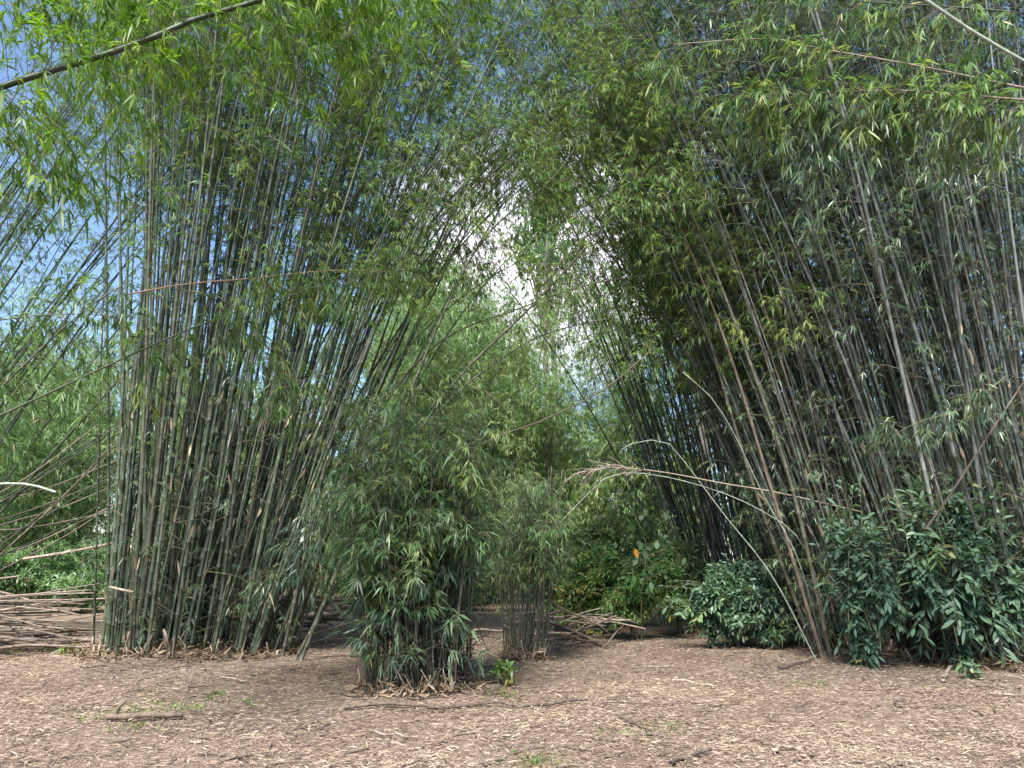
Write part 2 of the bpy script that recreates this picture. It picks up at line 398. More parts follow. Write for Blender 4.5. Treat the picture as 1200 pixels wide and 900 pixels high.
# ---------------------------------------------------------------- other plants
def lobes(c, r, k, seed_r=.62):
    """centres and radii of overlapping leaf clumps filling an ellipsoid"""
    out=[]
    for i in range(k):
        d=nrm(rng.normal(0,1,3)); q=rng.uniform(.2,.85)
        out.append((np.asarray(c)+d*np.asarray(r)*q, np.asarray(r)*rng.uniform(.22,.5)*seed_r*1.4*min(1,(22/k)**.3)))
    return out
def rosettes(mb, C, Rr, n, nlf, llen, lw, tone, tvar=.15, prof='broad', mat=0, upb=.35, zmin=.05):
    d=nrm(rng.normal(0,1,(n,3))); q=rng.uniform(.45,1.05,(n,1))
    P=np.asarray(C)+d*np.asarray(Rr)*q
    P=P[P[:,2]>zmin]; n=len(P)
    if n==0: return
    ax=nrm(d[:n]*.8+np.array([0,0,upb])+rng.normal(0,.35,(n,3)))
    u=nrm(np.cross(ax,rng.normal(0,1,(n,3)))); w=np.cross(ax,u)
    a=(np.arange(nlf)[None]*2.4+rng.uniform(0,TAU,(n,1)))+rng.normal(0,.2,(n,nlf))
    rd=u[:,None]*np.cos(a)[...,None]+w[:,None]*np.sin(a)[...,None]
    D=rd+ax[:,None]*rng.uniform(.05,.7,(n,nlf,1))
    B=P[:,None]-ax[:,None]*(np.arange(nlf)[None,:,None]*llen*.12)
    l=llen*rng.uniform(.6,1.15,(n,nlf))
    t=np.clip(tone+rng.normal(0,tvar,(n,1))+rng.normal(0,.06,(n,nlf)),0,1)
    leaves(mb,B.reshape(-1,3),D.reshape(-1,3),l.ravel(),(l*lw/llen).ravel(),t.ravel(),droop=.2,prof=prof,mat=mat)
    return P
def shrub(name, label, cat, x, y, rx, ry, h, nros, nlf, llen, lw, tone, mat, group=None, nst=8, lob=14, z0=.1, stemr=.014, tvar=.14, shoots=0):
    z=float(hground(x,y)); root=thing(name,(x,y,z),label,cat,group)
    LB=lobes((x,y,z+h*.52),(rx,ry,h*.5),lob)
    for (c,r) in LB[:nst]:
        mb=MB(); b=np.array([x+rng.normal(0,.12*rx),y+rng.normal(0,.12*ry),z-.04])
        P=spline([b,b*.55+c*.45+np.array([0,0,.12*h]),c,c+np.array([rng.normal(0,.1),rng.normal(0,.1),r[2]*.8])],10)
        tube(mb,P,np.linspace(stemr,.004,10),5,rng.random())
        mb.build('stem',M_TWIG,root,b)
    mb=MB()
    for (c,r) in LB: rosettes(mb,c,r,nros//lob,nlf,llen,lw,np.clip(tone+rng.normal(0,.1),0,1),tvar,zmin=z+z0)
    for k in range(shoots):
        d=nrm(rng.normal(0,1,3)*np.array([1,.8,.8])+np.array([0,-.25,.35])); e=np.array([x,y,z+h*.5])+d*np.array([rx,ry,h*.5])*rng.uniform(1.0,1.32); e[2]=max(e[2],z+.2)
        b=np.array([x+rng.normal(0,.3)*rx,y+rng.normal(0,.3)*ry,z+h*rng.uniform(.1,.5)])
        P=spline([b,(b+e)/2+np.array([0,0,.12*h]),e],9); tube(mb,P,np.linspace(.009,.003,9),4,.4,None,1)
        m_=16; O,T=sample_path(P,.35+.65*np.linspace(0,1,m_)); sd=nrm(np.cross(T,np.array([0,0,1.]))+rng.normal(0,.25,(m_,3)))*np.where(np.arange(m_)%2,1,-1)[:,None]
        leaves(mb,O,sd+T*.7+rng.normal(0,.25,(m_,3)),llen*rng.uniform(.7,1.2,m_),lw*rng.uniform(.8,1.15,m_),np.clip(tone+.1+rng.normal(0,.15)+rng.normal(0,.06,m_),0,1),droop=.25,prof='broad')
    mb.build('foliage',[mat,M_TWIG],root,(x,y,z))
    return root
def tree(label, x, y, h, rx, ry, rz, zc, nleaf, llen, lw, tone, mat=None, group='trees beyond the bamboo', trunk_r=.16, bark=None, lob=16, lean=(0,0), nlf=6, bare=0, tvar=.14):
    z=float(hground(x,y)); root=thing('tree',(x,y,z),label,'tree',group)
    top=np.array([x+lean[0],y+lean[1],h])
    b=np.array([x,y,z-.1]); P=spline([b,b+(top-b)*.35+np.array([rng.normal(0,.2),rng.normal(0,.2),0]),b+(top-b)*.7+np.array([rng.normal(0,.25),rng.normal(0,.25),0]),top],18)
    mb=MB(); f=np.linspace(0,1,18); tube(mb,P,trunk_r*(1-.88*f)*(1+.5*np.exp(-f*18)),8,rng.random())
    mb.build('trunk',bark or M_BARK,root,b)
    LB=lobes((x+lean[0]*.7,y+lean[1]*.7,zc),(rx,ry,rz),lob,.75)
    for (c,r) in LB:
        mb=MB(); s=np.clip((c[2]-z)/h*.75,.15,.9); o=sample_path(P,np.array([s]))[0][0]
        Q=spline([o,o*.5+c*.5+np.array([0,0,.3]),c],8); tube(mb,Q,np.linspace(trunk_r*.3,.012,8),5,rng.random())
        for k in range(4):
            e=c+r*nrm(rng.normal(0,1,3))*.9; tube(mb,spline([c,(c+e)/2+rng.normal(0,.1,3),e],5),np.linspace(.014,.004,5),4,rng.random())
        mb.build('limb',bark or M_BARK,root,o)
    if nleaf:
        mb=MB()
        for (c,r) in LB: rosettes(mb,c,r,int(nleaf/nlf/lob),nlf,llen,lw,np.clip(tone+rng.normal(0,.1),0,1),tvar,prof='far')
        mb.build('crown',mat or M_TREE,root,(x,y,zc))
    return root

def cane(name, label, cat, pts, r0, r1, mat, group=None, n=30, fol=None, leafm=None, tone=None, sides=8, inter=.35, twigs=0, part_of=None):
    """one stem laid along a 3-D curve; with its own foliage if it bears any"""
    P=spline(pts,n); root=P[0]
    mb=MB(); culm(mb,P,r0,r1,rng.random() if tone is None else tone,sides,inter)
    o=mb.build(name,mat,None,root); tag(o,label,cat,group)
    if fol:
        mb=MB(); t=fol['t0']+(fol.get('t1',1)-fol['t0'])*rng.random(fol['nbr'])
        O,T=sample_path(P,np.clip(t,0,.995))
        foliage(mb,O,T,fol['blen'],fol['nsp'],fol['nlf'],fol['llen'],fol['lw'],fol.get('tone',.5),fol.get('tvar',.15),fol.get('sag',.4),up=fol.get('up',.05),lean=fol.get('lean'),spread=fol.get('spread',.25),prof=fol.get('prof','near'),twigr=fol.get('twigr',.005),fan=fol.get('fan',1.1))
        mb.build('foliage',[leafm or M_LEAF,M_TWIG],o,root)
    if twigs:
        mb=MB(); t=rng.uniform(.72,1,twigs); O,T=sample_path(P,np.clip(t,0,.995))
        D=nrm(T*.9+rng.normal(0,.45,(twigs,3))); l=rng.uniform(.15,.6,(twigs,1))
        tubes_many(mb,np.stack([O,O+D*l*.5,O+D*l+np.array([0,0,-.04])],1),np.broadcast_to(np.array([.006,.004,.002]),(twigs,3)),3,rng.random(twigs))
        mb.build('dead_twigs',M_DEAD,o,root)
    return o

exec_parts=[]
# ================================================================ THE PLACE
# mounds under the clumps
def mound(px0,px1,py,dep,a):
    Y=gpt(600,py)[1]; cx=gx((px0+px1)/2,Y+dep/2); rx=abs(gx(px1,Y)-gx(px0,Y))/2
    MOUNDS.append((cx,Y+dep/2,rx*1.15,dep*.6+.3,a)); return cx,Y+dep/2,rx
LC=mound(108,352,778,2.8,.16)
MC=mound(412,572,826,1.5,.14)
NC=mound(584,645,779,1.1,.06)
RA=mound(958,1020,772,1.8,.1)
RB=mound(1020,1290,786,3.0,.15)
RC=mound(850,935,757,1.8,.08)

# ---- ground: one sheet, fine near the camera and coarse towards the horizon
def ground():
    k=np.linspace(-1,1,281); xs=10*k+140*np.sign(k)*np.abs(k)**9
    k=np.linspace(0,1,321); ys=-6+30*k+150*k**9
    X,Y=np.meshgrid(xs,ys); fade=np.exp(-np.maximum(np.hypot(X,Y-10)-25,0)/15)
    bump=sum(rng.uniform(.4,1)*np.sin(rng.uniform(-14,14)*X+rng.uniform(-14,14)*Y+rng.uniform(0,6)) for _ in range(10))*.0035
    Z=(hground(X,Y)+bump)*fade
    nx,ny=len(xs),len(ys); V=np.stack([X,Y,Z],-1).reshape(-1,3)
    i=np.arange(ny-1)[:,None]*nx+np.arange(nx-1)[None]
    Q=np.stack([i,i+1,i+nx+1,i+nx],-1).reshape(-1,4)
    m,nt,out=newmat('leaf_strewn_earth')
    n1=noise(nt,.55,4); n2=noise(nt,9,6); n3=noise(nt,60,3,stretch=(1,.5,1))
    a=ramp(nt,[(.3,(.13,.09,.065)),(.5,(.22,.165,.125)),(.72,(.32,.25,.19))],n2.outputs[0])
    b=ramp(nt,[(.3,(.55,.5,.48)),(.62,(1,1,1))],n1.outputs[0])
    c=mix(nt,.8,a.outputs[0],b.outputs[0],'MULTIPLY')
    d=ramp(nt,[(.35,(.5,.48,.45)),(.65,(1.0,1.0,1.0))],n3.outputs[0])
    c=mix(nt,.7,c,d.outputs[0],'MULTIPLY')
    p=nd(nt,'ShaderNodeBsdfPrincipled'); p.inputs['Roughness'].default_value=.95; p.inputs['Specular IOR Level'].default_value=.15
    nt.links.new(c,p.inputs['Base Color'])
    bp=nd(nt,'ShaderNodeBump'); bp.inputs['Strength'].default_value=.6; bp.inputs['Distance'].default_value=.03
    nt.links.new(n3.outputs[0],bp.inputs['Height']); nt.links.new(bp.outputs[0],p.inputs['Normal'])
    nt.links.new(p.outputs[0],out.inputs[0])
    mb=MB(); mb.add(V,Q,.5); o=mb.build('ground',m); tag(o,'bare brown earth strewn with dry bamboo leaves','ground',kind='structure')
ground()

# ---- leaf litter over the clearing
def litter():
    mb=MB()
    N=460000
    y=4.6+12.5*rng.random(N)**1.35; x=(rng.random(N)*2-1)*(1.2+y*.74)
    # uneven thickness: bare patches and drifts
    d=.5+.5*np.sin(1.1*x+2*np.sin(.8*y))*np.sin(.9*y+1.3*np.sin(.7*x+1)); k=rng.random(N)<(.3+.7*d); x=x[k];y=y[k];N=len(x)
    z=hground(x,y)+.006+rng.random(N)**2*.035
    a=rng.normal(0,1.25,N)+np.where(rng.random(N)<.5,0,math.pi)
    D=np.stack([np.cos(a),np.sin(a),rng.normal(0,.16,N)],-1)
    l=rng.uniform(.022,.085,N)*np.where(rng.random(N)<.05,1.8,1)
    w=np.clip(l*rng.uniform(.06,.15,N),.003,.011)
    patch=.5+.5*np.sin(.9*x-1.4*y+2*np.sin(.5*x))
    t=np.clip(rng.beta(2.2,1.7,N)*.88+.1*patch,0,1)
    leaves(mb,np.stack([x,y,z],-1),D,l,w,t,droop=.06,prof='far')
    # short broken twig bits among the leaves
    K=1500; y=4.8+11*rng.random(K)**1.3; x=(rng.random(K)*2-1)*(1.2+y*.74); z=hground(x,y)+.012
    a=rng.normal(0,.9,K); L=rng.uniform(.08,.4,K)[:,None]; D=np.stack([np.cos(a),np.sin(a),rng.normal(0,.05,K)],-1); B=np.stack([x,y,z],-1)
    tubes_many(mb,np.stack([B-D*L*.5,B+rng.normal(0,.008,(K,3)),B+D*L*.5],1),np.broadcast_to(rng.uniform(.003,.009,(K,1)),(K,3)),4,rng.random(K),1)
    o=mb.build('leaf_litter',[M_DRYLEAF,M_STICK]); tag(o,'dry tan bamboo leaves and twig bits strewn over the clearing','leaf litter',kind='stuff')
litter()
def grass():
    mb=MB()
    for (px,py,s,n) in [(190,830,.55,150),(222,836,.2,60),(152,838,.25,50),(150,858,.22,50),(628,893,.2,90),(688,740,.3,60),(75,763,.2,70),(58,763,.16,60),(95,772,.22,70),(12,765,.2,60),(735,862,.3,45),(250,818,.12,40),(590,818,.2,45),(105,845,.15,20),(955,803,.3,40),(785,858,.25,30),(1185,788,.3,50),(290,828,.1,25)]:
        g=gpt(px,py); k=n
        x=g[0]+rng.normal(0,s*.6,k); y=g[1]+rng.normal(0,s*.5,k); D=np.stack([rng.normal(0,.55,k),rng.normal(0,.55,k),np.ones(k)],-1)
        l=rng.uniform(.05,.16,k); leaves(mb,np.stack([x,y,hground(x,y)],-1),D,l,l*.1+.002,rng.random(k),droop=.5,prof='bamboo')
    o=mb.build('grass',M_GRASS); tag(o,'short green grass sprouting through the leaf litter','grass',kind='stuff')
grass()

# ---- the bamboo clumps
BIG=dict(t0=.46,nbr=14,blen=1.1,nsp=9,nlf=8,llen=.16,lw=.02,tone=.48,pw=.75,zmin=3.2,sag=.4,spread=.26)
bamboo_clump('tall dense clump of grey green bamboo left of the small leafy clump',LC[0],LC[1],LC[2],1.6,210,.034,15.8,(-.03,.30),(-.05,.07),.95,dict(BIG,nbr=13,t0=.5,zmin=6.4,low=1,tone=.55),noisel=.05,stub=45,tones=(0,.98),leanp=1.6,arch=(16,.33))
bamboo_clump('bamboo clump leaning in over the cane heap at the left edge',-14.0,15.5,1.8,1.6,42,.034,15.5,(.35,.62),(-.12,.05),.5,dict(BIG,t0=.35,nbr=14,zmin=2.5),noisel=.06,stub=10)
bamboo_clump('short bushy bamboo clump with dark thin stems standing alone in mid clearing',MC[0],MC[1],MC[2]*.86,.7,130,.013,3.15,(-.05,.04),(-.16,.1),.45,
    dict(t0=.22,nbr=9,blen=.4,nsp=6,nlf=7,llen=.175,lw=.023,tone=.66,tvar=.24,pw=.7,zmin=1.0,sag=.3,spread=.2,twigr=.003,droop=.35,hang=.45,up=.25,sprays=150,
    drop=lambda O:(O[:,0]>MC[0]+.25*MC[2])&(O[:,2]<1.7)&(rng.random(len(O))<.7)),leafm=M_CLUMP,mat=M_THIN,noisel=.07,inter=.25,sides=6,stub=30,tones=(0,.55),lvar=(.6,1.2))
bamboo_clump('low bamboo clump with bare brown stems behind the short bushy one',NC[0],NC[1],NC[2]*.85,.5,60,.013,2.9,(-.08,.1),(-.15,.1),.5,
    dict(t0=.5,nbr=6,blen=.38,nsp=7,nlf=6,llen=.145,lw=.019,tone=.6,pw=.9,zmin=1.25,sag=.4,spread=.22,twigr=.003,droop=.3),leafm=M_CLUMP,mat=M_THIN,noisel=.07,inter=.25,sides=6,stub=15)
bamboo_clump('fan of slim bamboo beside the tall shrubs, arching left over the clearing',RA[0],RA[1],RA[2]*1.15,1.2,120,.026,15.5,(-.34,-.14),(-.06,.07),1.05,dict(BIG,nbr=12,t0=.36,low=3,zmin=3.2,tone=.78),mat=M_CULMR,leafm=M_LEAF,noisel=.05,stub=14,arch=(8,-.30))
bamboo_clump('massive bamboo clump with silvery upright culms behind the tall shrubs',RB[0],RB[1],RB[2],1.9,240,.033,15.5,(-.26,.02),(-.09,.06),.75,dict(BIG,nbr=15,t0=.4,zmin=3.4,low=2),mat=M_CULMR,leafm=M_SHADE,noisel=.05,stub=20)
bamboo_clump('rear bamboo clump of thin dark culms rising behind the round dense bush',RC[0],RC[1]+1.6,RC[2]*1.3,1.2,80,.026,12.5,(-.30,-.06),(-.05,.08),.55,dict(BIG,nbr=5,t0=.5,zmin=5.5,tone=.66),mat=M_CULMR,noisel=.06,stub=8)
# thickets farther back
M_FARCULM = culm_mat('green_far_culm', G([(0,(.06,.09,.035)),(1,(.16,.2,.09))]), (.2,.22,.15), (.25,.28,.2), .4)
FAR=dict(t0=.04,nbr=26,blen=1.1,nsp=10,nlf=6,llen=.24,lw=.034,tone=.6,pw=.9,zmin=.4,sag=.45,spread=.45,droop=.5)
for (px,Y,n,L,lx,tone,lab) in [
    (455,26,36,12,(-.2,.25),.7,'leafy far bamboo clump seen between the tall left clump and the arched culm'),
    (590,30,38,10.0,(-.25,.25),.7,'pale green far bamboo thicket behind the low brown stemmed clump'),
    (690,30.5,44,10.5,(-.25,.25),.78,'brightest yellow green bamboo thicket at the far end of the clearing'),
    (795,29,36,12.0,(-.2,.12),.72,'far bamboo thicket glimpsed behind the leaning rear culms'),
    (890,28,32,13,(-.25,.15),.66,'far bamboo clump showing through the fan of slim culms'),
    (545,28.5,34,16,(-.12,.1),.7,'tall sparse far clump in line with the arching brown culm'),
    (485,27.5,30,13,(-.1,.22),.7,'tall far bamboo clump behind the crossing culms left of the sky gap'),
    (975,18.5,30,13,(-.15,.1),.42,'dark bamboo clump deep behind the foot of the bamboo fan'),
    (330,28.5,32,9.0,(-.2,.2),.62,'bright bamboo thicket glimpsed through the tall left clump'),
    (190,29,32,9.0,(-.2,.2),.66,'sunny bamboo thicket behind the gap in the tall left clump'),
    (60,28,36,10.5,(-.2,.25),.68,'sunlit bamboo thicket behind the heap of fallen canes'),
    (-70,26,32,9.5,(-.1,.3),.6,'leafy bamboo thicket cut by the left edge behind the cane heap'),
    (1060,21,26,14,(-.15,.1),.42,'dark bamboo clump hidden deep behind the silvery culms'),
    (1230,20,26,14,(-.15,.1),.42,'dark bamboo clump at the right edge behind the silvery culms')]:
    bamboo_clump(lab,gx(px,Y),Y,1.6,1.3,n,.03,L,lx,(-.2,.2),.9,dict(FAR,tone=tone),leafm=M_FAR if tone>.5 else M_LEAF,mat=M_FARCULM if tone>.5 else M_CULM,group='bamboo thickets beyond the clearing',noisel=.09,sides=5,stub=0,litter=False)

# ---- trees beyond
tree('round crowned bright green tree behind the far bamboo thicket',gx(655,38),38,9.5,4.2,3.0,3.0,6.6,22000,.26,.13,.6)
tree('bushy light green tree left of the bright gap of sky',gx(525,34),34,17,4.0,3.0,5.6,10.5,48000,.22,.08,.6)
tree('tall slender tree with sparse pinkish top beside the top sky gap',gx(650,34),34,25,1.9,1.7,5.5,18.5,9000,.25,.1,.7,trunk_r=.2)
tree('gnarled bare limbed tree crossing the bright gap of sky',gx(628,29),29,15.5,2.3,1.5,2.2,13.4,700,.2,.08,.5,trunk_r=.2,lean=(.8,0))
tree('pale trunked tree behind the leaning rear culms',gx(848,24),24,14,3.2,2.6,3.4,11,14000,.25,.11,.5,trunk_r=.19)
tree('leafy tree far behind the sunny left thicket',gx(60,41),41,11,4.5,3,4,7,18000,.3,.14,.6)
tree('leafy tree far behind the tall left clump',gx(300,42),42,9.5,5,3,3.5,6,18000,.3,.14,.62)
for (px_,Y_,lab) in [(20,24,'low leafy bush behind the left part of the cane heap'),(95,24,'low leafy bush behind the cane heap, next to the tall clump'),(-70,22.5,'low leafy bush behind the heap at the left edge'),(170,25,'low bush seen between the tall clump culms, left half'),(250,25,'low bush seen between the tall clump culms, middle'),(330,25,'low bush seen between the tall clump culms, right half'),(400,25,'low bush behind the cane heap left of the short clump'),(480,25,'low bush hidden behind the short leafy clump'),(560,25,'low bush behind the brown stemmed clump'),(930,20,'low dark bush behind the bamboo fan'),(1040,19.5,'low dark bush behind the widest shrub'),(1180,19.5,'low dark bush behind the silvery culms at the edge')]:
    shrub('dark_bush',lab,'bush',gx(px_,Y_),Y_,1.9,1.0,2.4,900,6,.15,.05,.2,M_FAR,'low bushes under the far bamboo',lob=14,nst=5)
def woods():
    mb=MB()
    for k in range(46):
        a=-1.15+2.3*k/45+rng.normal(0,.02); d=rng.uniform(46,58); x=math.sin(a)*d; y=math.cos(a)*d
        h=rng.uniform(7,10.5)+(3 if abs(a)>.3 else 0)
        for (c,r) in lobes((x,y,h*.5),(3.2,2.5,h*.55),7): rosettes(mb,c,r,90,5,.75,.4,np.clip(.55+rng.normal(0,.12),0,1),.12,prof='far')
    o=mb.build('far_woods',M_TREE); tag(o,'mass of green woodland closing the view beyond the bamboo','woods',kind='stuff')
woods()

# ---- shrubs
SH='shrubs at the foot of the right hand bamboo'
Y=gpt(600,792)[1]
shrub('broadleaf_shrub','slimmer tall broadleaf shrub, next to the fan of slim bamboo','shrub',gx(1020,Y+.4),Y+.5,.5,.5,2.5,750,6,.17,.055,.5,M_BROAD,SH,lob=30,nst=7,z0=.03,shoots=40)
shrub('broadleaf_shrub','widest tall broadleaf shrub with long glossy bluish leaves, at the right edge','shrub',gx(1142,Y+.4),Y+.6,.98,.75,2.7,1500,7,.18,.058,.55,M_BROAD,SH,lob=48,nst=9,z0=.03,shoots=70)
shrub('broadleaf_shrub','dark broadleaf shrub half cut by the right edge','shrub',gx(1235,Y+.8),Y+1.0,.9,.65,2.0,1100,6,.19,.06,.35,M_BROAD,SH,lob=22,nst=6,z0=.03,shoots=40)
Y=gpt(600,766)[1]
shrub('round_bush','round dense blue green bush below the leaning rear culms','bush',gx(862,Y+.6),Y+.7,1.1,.75,1.5,2300,6,.13,.045,.58,M_BROAD,SH,lob=30,z0=.02,nst=6,shoots=40)
shrub('round_bush','darker low bush between the round dense bush and the bamboo fan','bush',gx(920,Y+.7),Y+.9,.5,.5,1.15,600,6,.11,.042,.2,M_BROAD,SH,lob=10,nst=5)
BG='bushes at the far end of the clearing'
Y=gpt(600,758)[1]
shrub('dark_bush','dark green rounded bush at the far end, topped by large leaved vine','bush',gx(752,Y+.8),Y+.9,.85,.7,1.9,1700,6,.12,.042,.66,M_TREE,BG,shoots=25,lob=18,nst=6,tvar=.1)
shrub('dark_bush','mid green loose bush left of the dark rounded one','bush',gx(688,Y+1.6),Y+1.8,.8,.7,1.75,1300,6,.14,.04,.75,M_TREE,BG,shoots=25,lob=16,nst=6)
shrub('dark_bush','yellow green tall bush behind the gap between two rounded bushes','bush',gx(806,Y+2.2),Y+2.4,1.0,.8,2.3,1100,6,.14,.06,.8,M_FAR,BG,shoots=25,lob=16,nst=6)
shrub('dark_bush','pale green bush behind the brush heap','bush',gx(650,Y+3.2),Y+3.4,1.3,.9,2.6,1300,6,.15,.05,.55,M_FAR,BG,shoots=25,lob=18,nst=6)
shrub('dark_bush','soft green tall bush behind the vine with the orange leaf','bush',gx(735,Y+4.2),Y+4.4,1.4,.9,3.2,1500,6,.16,.06,.65,M_FAR,BG,shoots=25,lob=18,nst=6)
shrub('leafy_seedling','tiny bright seedling between the cane heap and the tall left clump','seedling',gx(77,13.2),13.2,.22,.15,.16,16,5,.1,.03,.9,M_TREE,None,lob=4,nst=2,z0=.02,stemr=.005)
g=gpt(1132,797); shrub('leafy_seedling','small bright green seedling in front of the widest broadleaf shrub','seedling',g[0],g[1]-.1,.24,.16,.28,14,6,.17,.05,.8,M_BROAD,None,lob=4,nst=3,z0=.05,stemr=.006)
g=gpt(690,752); shrub('leafy_seedling','low green sprout beside the brush heap','seedling',g[0],g[1],.35,.25,.28,60,5,.1,.035,.85,M_TREE,None,lob=6,nst=3,z0=.03,stemr=.005)
g=gpt(588,815); shrub('leafy_seedling','green sprout at the right foot of the short bushy clump','seedling',g[0],g[1]+.2,.2,.15,.4,26,5,.12,.035,.8,M_TREE,None,lob=5,nst=3,z0=.03,stemr=.005)

# vine with large heart shaped leaves
def vine():
    b=np.array([gx(752,15.7),15.7,0.]); P=spline([b,at(752,700,15.3),at(757,640,15.2),at(742,600,15.2),at(728,570,15.2)],24)
    root=thing('climbing_vine',tuple(b),'climbing vine with large heart shaped leaves and one orange leaf','vine')
    mb=MB(); tube(mb,P,np.linspace(.018,.007,24),6,.4); mb.build('stem',M_TWIG,root,b)
    mb=MB(); n=80; t=.4+.6*rng.random(n); O,T=sample_path(P,np.clip(t,0,.99)); O=O+rng.normal(0,1,(n,3))*np.array([.28,.15,.1])
    D=rng.normal(0,.6,(n,3)); D[:,2]-=.7; D[:,1]-=.2
    l=rng.uniform(.08,.16,n); leaves(mb,O,D,l,l*.7,rng.uniform(0,.35,n),droop=.2,prof='broad',up=np.array([0,-1.,.35])); mb.build('foliage',M_TREE,root,b)
    mb=MB(); q=at(744,643,15.0); leaves(mb,q[None],np.array([[.2,-.1,-.6]]),.15,.13,np.array([.5]),prof='broad',up=np.array([0,-1.,.2])); o=mb.build('orange_leaf',M_ORANGE,root,q); o['label']='single orange withered leaf on the vine'
vine()

# ---- single culms that lean across the view
def px(*L): return [at(a,b,Y) for (a,b,Y) in L]
def G0(p,q):
    g=gpt(p,q); g[2]=float(hground(g[0],g[1]))-.03; return g
LF=dict(t0=.5,nbr=110,blen=1.05,nsp=9,nlf=8,llen=.155,lw=.019,tone=.58,sag=.45,prof='bamboo')
GL='culms leaning out of the left clump'
def from_left(base_px,Yb): 
    x=gx(base_px,Yb); return np.array([x,Yb,float(hground(x,Yb))-.03])
cane('leaning_culm','dark culm slanting straight up across the white gap of sky','bamboo culm',[from_left(345,13.0)]+px((430,622,12.8),(517,467,12.5),(627,355,12.3),(690,285,12.2),(760,195,12.0),(800,120,11.8)),.03,.006,M_THIN,GL,fol=LF,tone=.2)
cane('leaning_culm','lowest dark culm arching over the leafy gap below the sky','bamboo culm',[from_left(350,13.4)]+px((430,600,13.2),(517,478,13.0),(607,408,12.8),(660,385,12.7),(720,372,12.6)),.028,.006,M_THIN,GL,fol=dict(LF,nbr=16),tone=.3)
cane('leaning_culm','culm arching from the left clump and touching the right foliage below the sky gap','bamboo culm',[from_left(340,14.0)]+px((420,530,13.8),(507,407,13.5),(613,360,13.2),(693,333,13.0),(790,318,12.8)),.028,.006,M_THIN,GL,fol=dict(LF,nbr=18),tone=.3)
cane('leaning_culm','long thin dark culm slanting from the left clump to the upper centre','bamboo culm',[from_left(330,13.2)]+px((400,480,13.0),(493,283,12.8),(580,200,12.6),(647,143,12.4),(720,95,12.2)),.03,.006,M_THIN,GL,fol=LF,tone=.1)
cane('leaning_culm','thin culm arching flat over the left clump towards the upper centre','bamboo culm',[from_left(300,13.6)]+px((345,480,13.3),(395,262,13.0),(450,205,12.8),(530,172,12.6),(620,150,12.4)),.028,.006,M_THIN,GL,fol=LF,tone=.2)
cane('leaning_culm','steep dark culm rising through the centre foliage','bamboo culm',[from_left(352,12.9)]+px((440,560,12.7),(553,300,12.5),(647,210,12.3),(693,140,12.2),(730,60,12.0)),.03,.006,M_THIN,GL,fol=LF,tone=.2)
GR='culms arching out of the right hand clumps'
cane('leaning_culm','tall dark culm of the right clump crossing to the top centre','bamboo culm',[from_left(958,13.4)]+px((880,560,13.2),(810,330,13.0),(753,197,12.8),(717,128,12.6),(667,33,12.4),(630,-40,12.2)),.034,.006,M_THIN,GR,fol=dict(LF,t0=.66,nbr=34),tone=.2)
cane('leaning_culm','brown culm bowing left through the right canopy','bamboo culm',[from_left(965,13.0)]+px((900,560,12.8),(850,400,12.6),(790,250,12.4),(745,170,12.2),(700,110,12.1)),.034,.006,M_STICK,GR,fol=dict(LF,t0=.66,nbr=34),tone=.4)
cane('leaning_culm','dark twin culm close beside the tall one on the right','bamboo culm',[from_left(975,12.8)]+px((925,560,12.6),(862,380,12.4),(815,260,12.2),(770,150,12.0),(730,20,11.8)),.036,.007,M_THIN,GR,fol=dict(LF,t0=.66,nbr=34),tone=.4)
cane('arching_culm','bare brown culm springing from the short clump and arching up right','bamboo culm',[G0(505,822)]+px((506,660,9.9),(545,536,10.0),(640,491,10.2),(710,455,10.4),(765,408,10.6)),.016,.006,M_STICK,fol=dict(LF,t0=.86,nbr=6,blen=.35,llen=.15),tone=.3)
cane('arching_cane','pale cane curving over at its tip above the round dense bush','bamboo cane',[G0(958,776)]+px((905,675,12.8),(850,605,12.7),(805,545,12.6),(785,521,12.5),(765,516,12.45),(745,518,12.4),(728,527,12.35)),.012,.006,M_PALE,GR)
cane('arching_cane','pale straight cane leaning left of the bamboo fan','bamboo cane',[G0(968,772)]+px((935,655,12.6),(897,585,12.5),(862,512,12.4),(835,468,12.3),(800,436,12.2)),.012,.008,M_PALE,GR)
cane('arching_cane','thin green cane arched right over and down to the low brown stemmed clump','bamboo cane',[G0(975,770)]+px((945,645,12.9),(880,592,12.8),(790,561,12.7),(720,556,12.6),(680,588,12.5),(645,625,12.4)),.011,.006,M_PALE,GR,fol=dict(LF,t0=.75,nbr=7,blen=.4,llen=.16))
cane('dead_cane','dead tan cane with twiggy tip pointing left out of the right clump','dead cane',px((1010,600,13.1),(910,577,12.9),(850,567,12.7),(775,553,12.5),(715,548,12.3),(672,556,12.2)),.013,.006,M_DEAD,twigs=55,tone=.8)
cane('dead_cane','dead brown cane lying diagonally across the silvery culms','dead cane',px((1085,620,10.9),(1120,570,10.8),(1165,500,10.7),(1205,440,10.6),(1240,390,10.5)),.017,.009,M_STICK,tone=.2)
